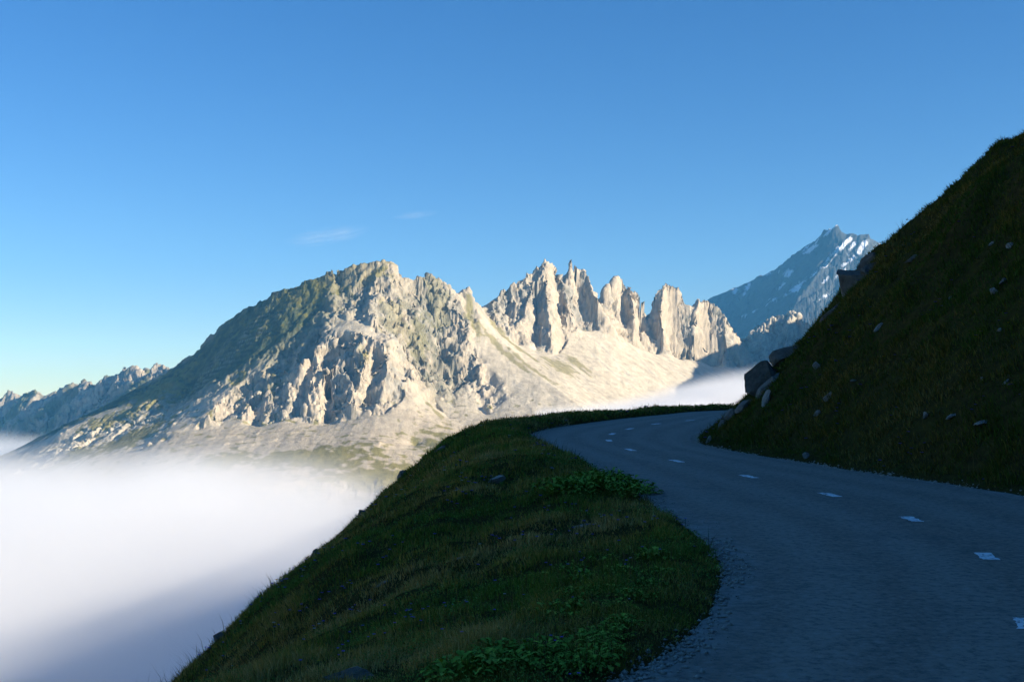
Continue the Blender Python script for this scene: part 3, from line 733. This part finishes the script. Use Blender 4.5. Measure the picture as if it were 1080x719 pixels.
# ------------------------------------------------------------------ grass, herbs, flowers on the two slopes
def hit(px, py):
    """where the sight line through a pixel meets the hillside"""
    for _ in range(40):
        r = _hit(px, py)
        if r[1] < 75: return r
        py += 1.5                                        # the sight line passed over the skyline: look a little lower
    return r
def _hit(px, py):
    rx, ry, rz = [float(q) for q in ray(px, py)]
    ts = np.concatenate([np.arange(5, 80, .02), np.arange(80, 400, .5)]) / ry
    x, y, z = rx * ts, ry * ts, CAMZ + rz * ts
    below = np.where(z < hz(x, y))[0]
    k = below[0] if len(below) else len(ts) - 1
    return x[k], y[k], float(hz(x[k:k+1], y[k:k+1])[0])
GNX = np.gradient(GZ, axis=1) / np.gradient(gxs)[None]; GNY = np.gradient(GZ, axis=0) / np.gradient(gys)[:, None]

def scatter(n, pw, y0=5.2, y1=78, u0=-130, u1=1200):
    """points in front of the camera, thinning with distance"""
    u = rng.uniform(u0, u1, n); q = rng.random(n); e = 1 - pw
    y = (y0 ** e + q * (y1 ** e - y0 ** e)) ** (1 / e)
    x = (u - W / 2) * y / F
    dl, dr = hz(x, y, DL), hz(x, y, DR)
    ok = ((dl > .0) & (dl < 14)) | ((dr > .05) & (dr < 24))
    x, y, dl, dr = x[ok], y[ok], dl[ok], dr[ok]
    return x, y, hz(x, y), dl, dr

def pal(t, cols):
    cols = np.array(cols); k = np.clip(t, 0, .9999) * (len(cols) - 1); i = k.astype(int); f = (k - i)[:, None]
    return cols[i] * (1 - f) + cols[i + 1] * f

def leaf_mat(name, rough=.7, trans=.15):
    m, t, b = new_mat(name, .9, .04)
    a = t.add('ShaderNodeAttribute', attribute_name='tint'); t.link(a.outputs['Color'], b.inputs['Base Color'])
    return m
MAT_LEAF = leaf_mat('leaf_and_blade')

def blades(name, x, y, z, hgt, wid, col, lean=.55, tipcol=None):
    n = len(x); a = rng.uniform(0, 2 * np.pi, n); b = rng.uniform(0, 2 * np.pi, n)
    sx, sy = np.cos(a) * wid * .5, np.sin(a) * wid * .5
    gxn, gyn = hz(x, y, GNX), hz(x, y, GNY)
    lx = np.cos(b) * lean * rng.random(n) - .35 * np.clip(gxn, -1, 1); ly = np.sin(b) * lean * rng.random(n) - .35 * np.clip(gyn, -1, 1)
    up = 1 / np.sqrt(1 + lx * lx + ly * ly)
    z0 = z - .02
    V = np.empty((n, 5, 3))
    V[:, 0] = np.stack([x - sx, y - sy, z0], 1); V[:, 1] = np.stack([x + sx, y + sy, z0], 1)
    mx, my, mz = x + lx * hgt * .45 * up, y + ly * hgt * .45 * up, z0 + hgt * .6 * up
    V[:, 2] = np.stack([mx - sx * .75, my - sy * .75, mz], 1); V[:, 3] = np.stack([mx + sx * .75, my + sy * .75, mz], 1)
    V[:, 4] = np.stack([x + lx * hgt * 1.25 * up, y + ly * hgt * 1.25 * up, z0 + hgt * up * .95], 1)
    base = np.arange(n)[:, None, None] * 5
    Fc = (base + np.array([[0, 1, 3], [0, 3, 2], [2, 3, 4]])[None]).reshape(-1, 3)
    C_ = np.repeat(col[:, None], 5, 1)
    if tipcol is not None: C_[:, 4] = tipcol
    return mesh_np(name, V.reshape(-1, 3), Fc, MAT_LEAF, cols={'tint': C_.reshape(-1, 3)})

def leaves(x, y, z, ln, wd, col, flat=.5):
    """small folded leaves, four triangles each"""
    n = len(x); a = rng.uniform(0, 2 * np.pi, n); e = rng.uniform(-.2, 1.0, n) * flat
    dx, dy, dz = np.cos(a) * np.cos(e), np.sin(a) * np.cos(e), np.sin(e)
    px_, py_ = -np.sin(a), np.cos(a); tl = rng.uniform(-.5, .5, n)
    P0 = np.stack([x, y, z], 1); D = np.stack([dx, dy, dz], 1); S_ = np.stack([px_, py_, tl], 1)
    L = ln[:, None]; Wd = wd[:, None] * .5
    up = np.array([0, 0, 1.0])
    V = np.stack([P0, P0 + D * L * .5 + S_ * Wd + up * Wd * .5, P0 + D * L * .5 - S_ * Wd + up * Wd * .5, P0 + D * L - up * L * .12, P0 + D * L * .5], 1)
    base = np.arange(n)[:, None, None] * 5
    Fc = (base + np.array([[0, 4, 1], [0, 2, 4], [4, 3, 1], [4, 2, 3]])[None]).reshape(-1, 3)
    return V.reshape(-1, 3), Fc, np.repeat(col[:, None], 5, 1).reshape(-1, 3)

# -- grass
x, y, z, dl, dr = scatter(1700000, .55)
cl = fbm(x / .55, y / .55, 3, 201); big = fbm(x / 3.2, y / 3.2, 4, 205); patch = fbm(x / 1.3, y / 1.3, 3, 209)
keep = rng.random(len(x)) < np.clip(.6 + 1.3 * cl + .5 * patch, .22, 1)
x, y, z, dl, dr, cl, big, patch = [q[keep] for q in (x, y, z, dl, dr, cl, big, patch)]
n = len(x)
edge = np.where(dl > 0, np.clip(dl / .4, .75, 1), np.clip(dr / .4, .35, 1))
hgt = (.055 + .10 * rng.random(n) ** 1.6) * (1 + 1.2 * np.clip(cl, -.4, .6)) * (1 + .4 * patch) * edge
hgt *= np.where((dl > 0) & (y < 24), .8, 1.15)
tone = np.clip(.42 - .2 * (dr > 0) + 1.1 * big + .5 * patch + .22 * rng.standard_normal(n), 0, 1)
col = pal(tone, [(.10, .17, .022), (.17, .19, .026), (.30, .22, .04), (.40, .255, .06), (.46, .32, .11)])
col *= 1.22 * (.7 + .6 * rng.random(n))[:, None]; col[dr > 0] *= np.array((.45, .47, .45))      # bank grass darkened: its deep shade painted into the colour
tip = np.where((rng.random(n) < .22)[:, None] & (dl > 0)[:, None], np.array((.42, .31, .12)), col)
wid = np.maximum(.0045, .00062 * y) * (.7 + .7 * rng.random(n))
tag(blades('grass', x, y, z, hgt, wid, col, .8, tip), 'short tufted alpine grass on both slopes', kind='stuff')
# -- tall dry stems standing out along the skylines and road edge
x, y, z, dl, dr = scatter(130000, .4)
k = ((fbm(x / 1.6, y / 1.6, 3, 301) > .12) & (rng.random(len(x)) < .45)); x, y, z, dl = x[k], y[k], z[k], dl[k]
n = len(x)
tag(blades('tall_grass', x, y, z, .16 + .26 * rng.random(n) ** 2, np.maximum(.003, .00046 * y), pal(rng.random(n), [(.07, .07, .02), (.15, .11, .04), (.20, .145, .06)]), .5), 'sparse tall dry grass stems', kind='stuff')
# -- creeping herbs
x, y, z, dl, dr = scatter(520000, .6)
hb = fbm(x / 1.1, y / 1.1, 4, 401) + .25 * np.exp(-np.maximum(dl, 0) / 1.6) * (dl > 0) + .12 * (y < 13)
k = hb + .25 * rng.standard_normal(len(x)) > .1
x, y, z, dl, hb, dr = x[k], y[k], z[k], dl[k], hb[k], dr[k]; n = len(x)
green = np.clip(.5 + 1.3 * fbm(x / 1.7, y / 1.7, 3, 405) + .2 * rng.standard_normal(n), 0, 1)
col = pal(green, [(.24, .18, .035), (.16, .21, .03), (.12, .23, .036), (.18, .31, .055)]) * (.7 + .6 * rng.random(n))[:, None]; col[dr > 0] *= .42  # herbs on the bank darkened too, shade put into the colour
s = np.maximum(.016, .0016 * y) * (.6 + .9 * rng.random(n))
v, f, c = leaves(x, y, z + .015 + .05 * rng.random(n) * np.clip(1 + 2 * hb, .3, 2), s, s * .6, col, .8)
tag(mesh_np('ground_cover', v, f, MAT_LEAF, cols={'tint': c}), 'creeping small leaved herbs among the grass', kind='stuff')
# -- flowers: violet bells in drifts, some white and yellow heads
x, y, z, dl, dr = scatter(90000, .5)
fl = fbm(x / 1.4, y / 1.4, 3, 501); k = (fl > .26) & (rng.random(len(x)) < .16) | (rng.random(len(x)) < .004)
x, y, z = x[k], y[k], z[k]; n = len(x)
hs_ = .07 + .10 * rng.random(n); sz = np.maximum(.011, .0011 * y) * (.7 + .5 * rng.random(n))
V, Fc, Cc = [], [], []; kind = rng.random(n)
fc_ = np.where((kind < .8)[:, None], np.array((.20, .13, .62)), np.where((kind < .93)[:, None], np.array((.6, .6, .55)), np.array((.65, .42, .03))))
b0 = 0
for j in range(6):
    a0, a1 = j * np.pi / 3, (j + 1) * np.pi / 3
    P = np.stack([np.stack([x, y, z + hs_], 1),
                  np.stack([x + sz * math.cos(a0), y + sz * math.sin(a0), z + hs_ + sz * .5], 1),
                  np.stack([x + sz * math.cos((a0 + a1) / 2) * 1.3, y + sz * math.sin((a0 + a1) / 2) * 1.3, z + hs_ + sz * .2], 1),
                  np.stack([x + sz * math.cos(a1), y + sz * math.sin(a1), z + hs_ + sz * .5], 1)], 1)
    V.append(P.reshape(-1, 3)); Fc.append((np.arange(n)[:, None] * 4 + np.arange(4)[None]) + b0); b0 += 4 * n; Cc.append(np.repeat(fc_, 4, 0))
sw = np.maximum(.0015, .0002 * y)
P = np.stack([np.stack([x - sw, y, z - .02], 1), np.stack([x + sw, y, z - .02], 1), np.stack([x + sw, y, z + hs_], 1), np.stack([x - sw, y, z + hs_], 1)], 1)
V.append(P.reshape(-1, 3)); Fc.append((np.arange(n)[:, None] * 4 + np.arange(4)[None]) + b0); Cc.append(np.tile((.05, .08, .02), (4 * n, 1)))
tag(mesh_np('wildflowers', np.concatenate(V), np.concatenate(Fc), MAT_LEAF, cols={'tint': np.concatenate(Cc)}), 'small violet bellflowers scattered through the grass', kind='stuff')
# -- grit along the crumbling road edges
m, t, b = new_mat('grit', .9, .2); g = t.add('ShaderNodeNewGeometry')
t.link(t.mix(t.noise(g.outputs['Position'], 20, 2), (.22, .19, .15), (.52, .47, .40)), b.inputs['Base Color'])
E = np.concatenate([EL[120:620], ER[120:620]]); nin = np.concatenate([(ER - EL)[120:620], (EL - ER)[120:620]]); nin /= np.linalg.norm(nin, axis=1)[:, None]
NG = 17000
k = rng.integers(0, len(E), NG); off = rng.gamma(1.2, .10, NG) - .06
x = E[k, 0] + nin[k, 0] * off + .05 * rng.standard_normal(NG); y = E[k, 1] + nin[k, 1] * off + .05 * rng.standard_normal(NG)
keep = rng.random(NG) < np.clip(.45 + 1.4 * fbm(x / 1.5, y / 1.5, 3, 61) , .05, 1); x, y = x[keep], y[keep]; n = len(x)
z = np.maximum(hz(x, y), RS * y) + .006; r = .005 + .024 * rng.random(n) ** 3
oct_ = np.array([(1,0,0),(0,1,0),(-1,0,0),(0,-1,0),(0,0,.7),(0,0,-.7)], float)
jit = 1 + .35 * rng.standard_normal((n, 6, 1)); V = np.stack([x, y, z], 1)[:, None] + oct_[None] * r[:, None, None] * jit
Fo = np.array([(0,1,4),(1,2,4),(2,3,4),(3,0,4),(1,0,5),(2,1,5),(3,2,5),(0,3,5)])
tag(mesh_np('gravel', V.reshape(-1, 3), (np.arange(n)[:, None, None] * 6 + Fo[None]).reshape(-1, 3), m), 'loose grit along the road edges', kind='stuff')

# -- broad leaved plants, each a thing of its own
def plant_mesh(seed, nl, ln, wd, spread, tall, cols):
    r = np.random.default_rng(seed); V = []; Fc = []; Cc = []; b0 = 0
    for k in range(nl):
        a = r.uniform(0, 2 * math.pi); q = r.random() ** .6 * spread; bx, by = math.cos(a) * q, math.sin(a) * q
        h = tall * r.uniform(.35, 1) * (1 - .45 * (q / spread) ** 2); L = ln * r.uniform(.6, 1.15); Wd = wd * r.uniform(.7, 1.1)
        aa = a + r.normal(0, .7); e0 = r.uniform(.1, .9); cr = np.array(cols[r.integers(len(cols))]) * r.uniform(.75, 1.25)
        nseg = 5; pts = []
        # stalk
        p = np.array([bx, by, h]); d = np.array([math.cos(aa) * math.cos(e0), math.sin(aa) * math.cos(e0), math.sin(e0)])
        s = np.array([-math.sin(aa), math.cos(aa), 0])
        V += [(bx * .5 - s[0] * .004, by * .5 - s[1] * .004, -.03), (bx * .5 + s[0] * .004, by * .5 + s[1] * .004, -.03), tuple(p + s * .004), tuple(p - s * .004)]; Fc.append((b0, b0 + 1, b0 + 2, b0 + 3)); Cc += [tuple(cr * .9)] * 4; b0 += 4
        for i in range(nseg + 1):
            f = i / nseg; wv = Wd * .5 * math.sin(math.pi * min(1, f * .93 + .05)) ** .75 * (1 + .12 * r.normal())
            c0 = p + d * L * f + np.array([0, 0, -L * .45 * f * f]); up = np.array([0, 0, .35 * wv])
            V += [tuple(c0 - s * wv + up), tuple(c0), tuple(c0 + s * wv + up)]; Cc += [tuple(cr), tuple(cr * 1.15), tuple(cr)]
            if i:
                o_ = b0 + 3 * i
                Fc += [(o_ - 3, o_ - 2, o_ + 1, o_), (o_ - 2, o_ - 1, o_ + 2, o_ + 1)]
        b0 += 3 * (nseg + 1)
    return mesh_np('leafy_plant', np.array(V), np.array(Fc), MAT_LEAF, smooth=True, cols={'tint': np.array(Cc)}, link=False)
GL = [(.17, .27, .035), (.21, .31, .04), (.13, .23, .03), (.26, .32, .05)]
PM = [plant_mesh(i, 80, .105, .065, .28, .22, GL) for i in range(3)] + [plant_mesh(10 + i, 60, .075, .05, .24, .12, GL) for i in range(3)]
DK = [(.022, .040, .012), (.030, .048, .014), (.040, .046, .016)]
SM = [plant_mesh(20 + i, 130, .12, .06, .55, .42, DK) for i in range(3)]
def place(name, me, px, py, sc, label, cat, group, sink=.02):
    x, y, z = hit(px, py)
    o = bpy.data.objects.new(name, me); COL.objects.link(o); o.location = (x, y, z - sink); o.scale = (sc * random.uniform(.9, 1.1), sc * random.uniform(.9, 1.1), sc * random.uniform(.85, 1.15)); o.rotation_euler = (0, 0, random.uniform(0, 6.28))
    tag(o, label, cat, group); return o
for i, (px, py) in enumerate([(585,521),(597,516),(608,512),(620,510),(632,509),(644,511),(656,514),(668,519),(676,524),(604,522),(618,518),(632,517),(648,520),(662,524)]):
    place('leafy_plant', PM[i % 3], px, py, 1.25, 'broad leaved green plant in the big bushy clump where the verge meets the bend', 'plant', 'plants of the bushy roadside clump')
for i, (px, py) in enumerate([(530,700),(548,705),(566,694),(512,708),(585,700),(602,690),(520,690),(620,684),(640,672),(655,662),(598,708),(622,704),(490,714),(470,716),(640,690)]):
    place('leafy_plant', PM[i % 3], px, py, .5 + .25 * random.random(), 'broad leaved green plant among those crowding the lower end of the verge beside the road', 'plant', 'plants at the lower end of the verge')
for i, (px, py) in enumerate([(650,640),(668,630),(682,618),(640,622),(700,606),(620,612),(660,604),(606,600),(690,590),(638,590),(612,628),(598,645),(570,610)]):
    place('leafy_plant', PM[3 + i % 3], px, py, .7 + .3 * random.random(), 'small low leafy plant on the rounded green part of the verge inside the bend', 'plant', 'low plants inside the bend')
for i, px in enumerate([655, 648, 664, 690, 740, 752, 760, 700, 676, 612, 628, 770, 725]):
    py = 438.5 - (px - 600) * .040
    y_ = 58 + (px - 600) * .06; x_ = (px - W / 2) / F * y_
    for _ in range(40):                                  # walk out to the bank beyond the road
        if hz(np.array([x_]), np.array([y_]), DL)[0] > .9: break
        y_ += .5; x_ = (px - W / 2) / F * y_
    o = bpy.data.objects.new('shrub', SM[i % 3]); COL.objects.link(o); sc = [1.15, .9, .9, 1.05, 1.2, 1.1, .9, .7, .7, .8, .7, .8, .8][i]
    o.location = (x_, y_, float(hz(np.array([x_]), np.array([y_]))[0]) - .05); o.scale = (sc * 1.9, sc * 1.3, sc * 1.25); o.rotation_euler = (0, 0, i * 1.3)
    tag(o, 'low dark shrub on the bank along the far edge of the road', 'shrub', 'shrubs along the far road edge')
# ------------------------------------------------------------------ boulders and stones, each a thing of its own
import bmesh
from mathutils import Matrix
def stone_mat(name, a, b_, lich):
    m, t, b = new_mat(name, .9, .2); tc = t.add('ShaderNodeTexCoord'); P = tc.outputs['Object']
    n1 = t.noise(P, 2.2, 6, .65); n2 = t.noise(P, 9, 5, .7)
    c = t.mix(t.remap(n1, .32, .68), a, b_); c = t.mix(t.remap(n2, .58, .66, 0, .7), c, lich); c = t.mix(t.remap(n2, .30, .40, .6, 0), c, (.05, .045, .04))
    t.link(c, b.inputs['Base Color'])
    bp = t.add('ShaderNodeBump', i_Strength=.8, i_Distance=.05); t.link(n2, bp.inputs['Height']); t.link(bp.outputs[0], b.inputs['Normal'])
    return m
PALE = stone_mat('pale_stone', (.24, .22, .19), (.40, .37, .32), (.34, .31, .18))
GREY = stone_mat('grey_stone', (.15, .135, .115), (.25, .225, .19), (.30, .26, .14))
DARK = stone_mat('dark_stone', (.09, .08, .065), (.17, .15, .12), (.22, .20, .11))
def rock_mesh(seed, sub=4, cuts=13, rough=.07):
    r = np.random.default_rng(seed); bm = bmesh.new(); bmesh.ops.create_icosphere(bm, subdivisions=sub, radius=1.25)
    P = np.array([v.co[:] for v in bm.verts])
    for _ in range(cuts):
        n = r.normal(size=3); n /= np.linalg.norm(n); d = r.uniform(.5, .92)
        s = P @ n - d; P = P - np.maximum(s, 0)[:, None] * n[None]
    L = np.linalg.norm(P, axis=1)[:, None]
    P = P * (1 + rough * vnoise3(P * 2.3 + seed, seed)[:, None] + rough * .5 * vnoise3(P * 6 + seed, seed + 1)[:, None])
    for v, p in zip(bm.verts, P): v.co = p
    me = bpy.data.meshes.new('rock'); bm.to_mesh(me); bm.free(); return me
_k = [100]
def rock(name, px, py, w_, h_, mat, label, cat='rock', roll=0., depth=None, lift=.25, group=None, yaw=None, cuts=13, dpt=.8):
    """a stone w_ by h_ picture pixels across where it lies"""
    x, y, z = hit(px, py) if depth is None else P3(px, py, depth)
    s = y / F; me = rock_mesh(_k[0], 4 if max(w_, h_) > 15 else 3, cuts); _k[0] += 1
    me.materials.append(mat); o = bpy.data.objects.new(name, me); COL.objects.link(o)
    o.location = (x, y, z + lift * h_ * s * .5); o.scale = (w_ * s * .5, (w_ + h_) * .5 * s * .5 * dpt, h_ * s * .5)
    o.rotation_euler = (0, roll, random.uniform(-.3, .3) if yaw is None else yaw)
    return tag(o, label, cat, group)
# left verge
rock('rock', 521, 508, 36, 9, PALE, 'long pale slab lying aslant in the grass of the verge above the bushy clump', roll=-.52)
rock('rock', 612, 556, 21, 6, PALE, 'flat pale stone sunk in the grass below the bushy roadside clump', roll=-.2)
rock('rock', 372, 714, 58, 14, GREY, 'broad flat rock at the very bottom edge of the verge', roll=-.1)
rock('rock', 423, 498, 11, 15, GREY, 'upright rock on the skyline of the left slope just under the sunlit mountain', roll=.2)
rock('rock', 384, 536, 15, 9, DARK, 'dark jutting rock on the skyline of the left slope halfway down to the fog', roll=.1)
rock('rock', 333, 581, 14, 8, GREY, 'rounded grey rock on the left skyline between the dark jutting one and the lowest one', roll=-.5)
rock('rock', 232, 668, 16, 14, GREY, 'lowest rock on the left skyline, standing against the fog', roll=-.4)
rock('rock', 478, 483, 9, 8, GREY, 'small bluish rock near the top of the left slope, larger of two close together')
rock('rock', 466, 474, 16, 6, GREY, 'thin tilted rock at the top of the left slope near the skyline', roll=-.6)
rock('rock', 404, 616, 17, 5, PALE, 'narrow pale stone among violet flowers low on the left slope', roll=-.5)
rock('rock', 486, 589, 12, 4, PALE, 'small flat stone in the middle of the left slope', roll=-.3)
# right slope: outcrop beside the bend
rock('boulder', 807, 405, 48, 42, DARK, 'largest dark boulder jutting out over the bend against the fog', 'boulder', roll=-.35, depth=33.6, lift=0, cuts=9)
rock('boulder', 833, 376, 38, 26, DARK, 'dark boulder perched just above the largest one on the hillside skyline', 'boulder', roll=-.55, depth=34.6, lift=0, cuts=10)
rock('boulder', 850, 362, 17, 13, GREY, 'smaller rock on the skyline up from the perched dark boulder', 'boulder', roll=-.2, depth=35.4, lift=0)
rock('rock', 811, 405, 12, 36, GREY, 'tall leaning grey slab against the near side of the largest boulder', roll=.75, depth=32.9, lift=0, cuts=9)
rock('rock', 808, 425, 9, 19, PALE, 'pale upright stone below the leaning slab', roll=.25)
rock('rock', 786, 427, 22, 16, GREY, 'grey rock at the foot of the largest boulder towards the road', roll=-.5, depth=33.4, lift=0)
rock('rock', 773, 438, 20, 13, GREY, 'lichen covered rock on the nose of the bank, down from the boulders', roll=-.7)
rock('rock', 762, 450, 15, 10, GREY, 'lowest grey rock of the row stepping down the bank nose to the road', roll=-.7)
rock('rock', 747, 466, 5, 15, PALE, 'narrow pale upright stone at the inside edge of the bend', roll=.45)
rock('rock', 751, 474, 6, 4, GREY, 'small stone on the tarmac edge at the tip of the bank')
rock('rock', 774.5, 478, 7, 4.5, PALE, 'small white stone at the foot of the bank, nearest the bend tip')
rock('rock', 850, 483, 9, 8, PALE, 'white stone at the foot of the bank between the bend tip and the picture edge', roll=-.5)
rock('rock', 863, 437, 9, 9, PALE, 'pale round stone low in the bank, lower of a pair')
rock('rock', 873, 421, 8, 12, PALE, 'pale tall stone low in the bank, upper of a pair', roll=.5)
rock('rock', 861, 388, 12, 10, PALE, 'pale blocky stone in the grass up from the leaning slab', roll=-.4)
rock('rock', 901, 402, 12, 5, GREY, 'flat grey stone in the grass in the middle of the bank')
rock('rock', 927, 346, 15, 6, PALE, 'pale elongated stone high in the grass below the cliff band', roll=-.5)
rock('rock', 976, 441, 5, 13, PALE, 'narrow standing stone in the lower middle of the right bank', roll=.3)
rock('rock', 1005, 439, 13, 5, PALE, 'flat pale stone just right of the narrow standing stone', roll=-.4)
rock('rock', 1037, 448, 17, 6, PALE, 'broad flat stone low in the right bank near the picture edge', roll=-.3)
rock('rock', 1062, 403, 9, 5, PALE, 'small pale stone near the right picture edge at mid height of the bank', roll=-.5)
rock('rock', 1036, 400, 7, 4, PALE, 'smallest pale stone at mid height of the right bank', roll=-.4)
rock('rock', 1054, 349, 8, 5, PALE, 'small slanting stone in the upper right bank', roll=-.7)
rock('rock', 1048, 309, 13, 10, PALE, 'large pale stone high on the right bank, lower of two touching', roll=-.4)
rock('rock', 1058, 299, 13, 9, GREY, 'grey stone high on the right bank, upper of two touching', roll=-.4)
rock('rock', 1066, 260, 11, 7, PALE, 'highest pale stone on the right bank near the skyline', roll=-.4)
rock('rock', 1046, 258, 9, 4, PALE, 'thin pale stone left of the highest one on the right bank', roll=-.6)
rock('rock', 1002, 315, 7, 4, PALE, 'small lone pale stone right of the cliff band', roll=-.4)
rock('rock', 962, 275, 20, 7, GREY, 'dull grey ledge stone under the upper skyline of the right bank', roll=-.3)
# dark crag that breaks the skyline of the right hillside
def crag_block(px, py, w_, h_, d, roll, label):
    return rock('crag', px, py, w_, h_, DARK, label, 'crag', roll=roll, depth=d, lift=0, cuts=9, dpt=1.1)
crag_block(900, 302, 40, 56, 35.9, .18, 'tall dark crag forming the vertical step in the hillside skyline')
crag_block(914, 281, 32, 22, 37.2, -.35, 'dark rock capping the top of the skyline step')
crag_block(886, 332, 34, 36, 35.6, -.2, 'dark rock at the foot of the skyline step')
crag_block(926, 292, 56, 36, 35.7, -.6, 'dark ledge rock in the slope beside the tall crag')
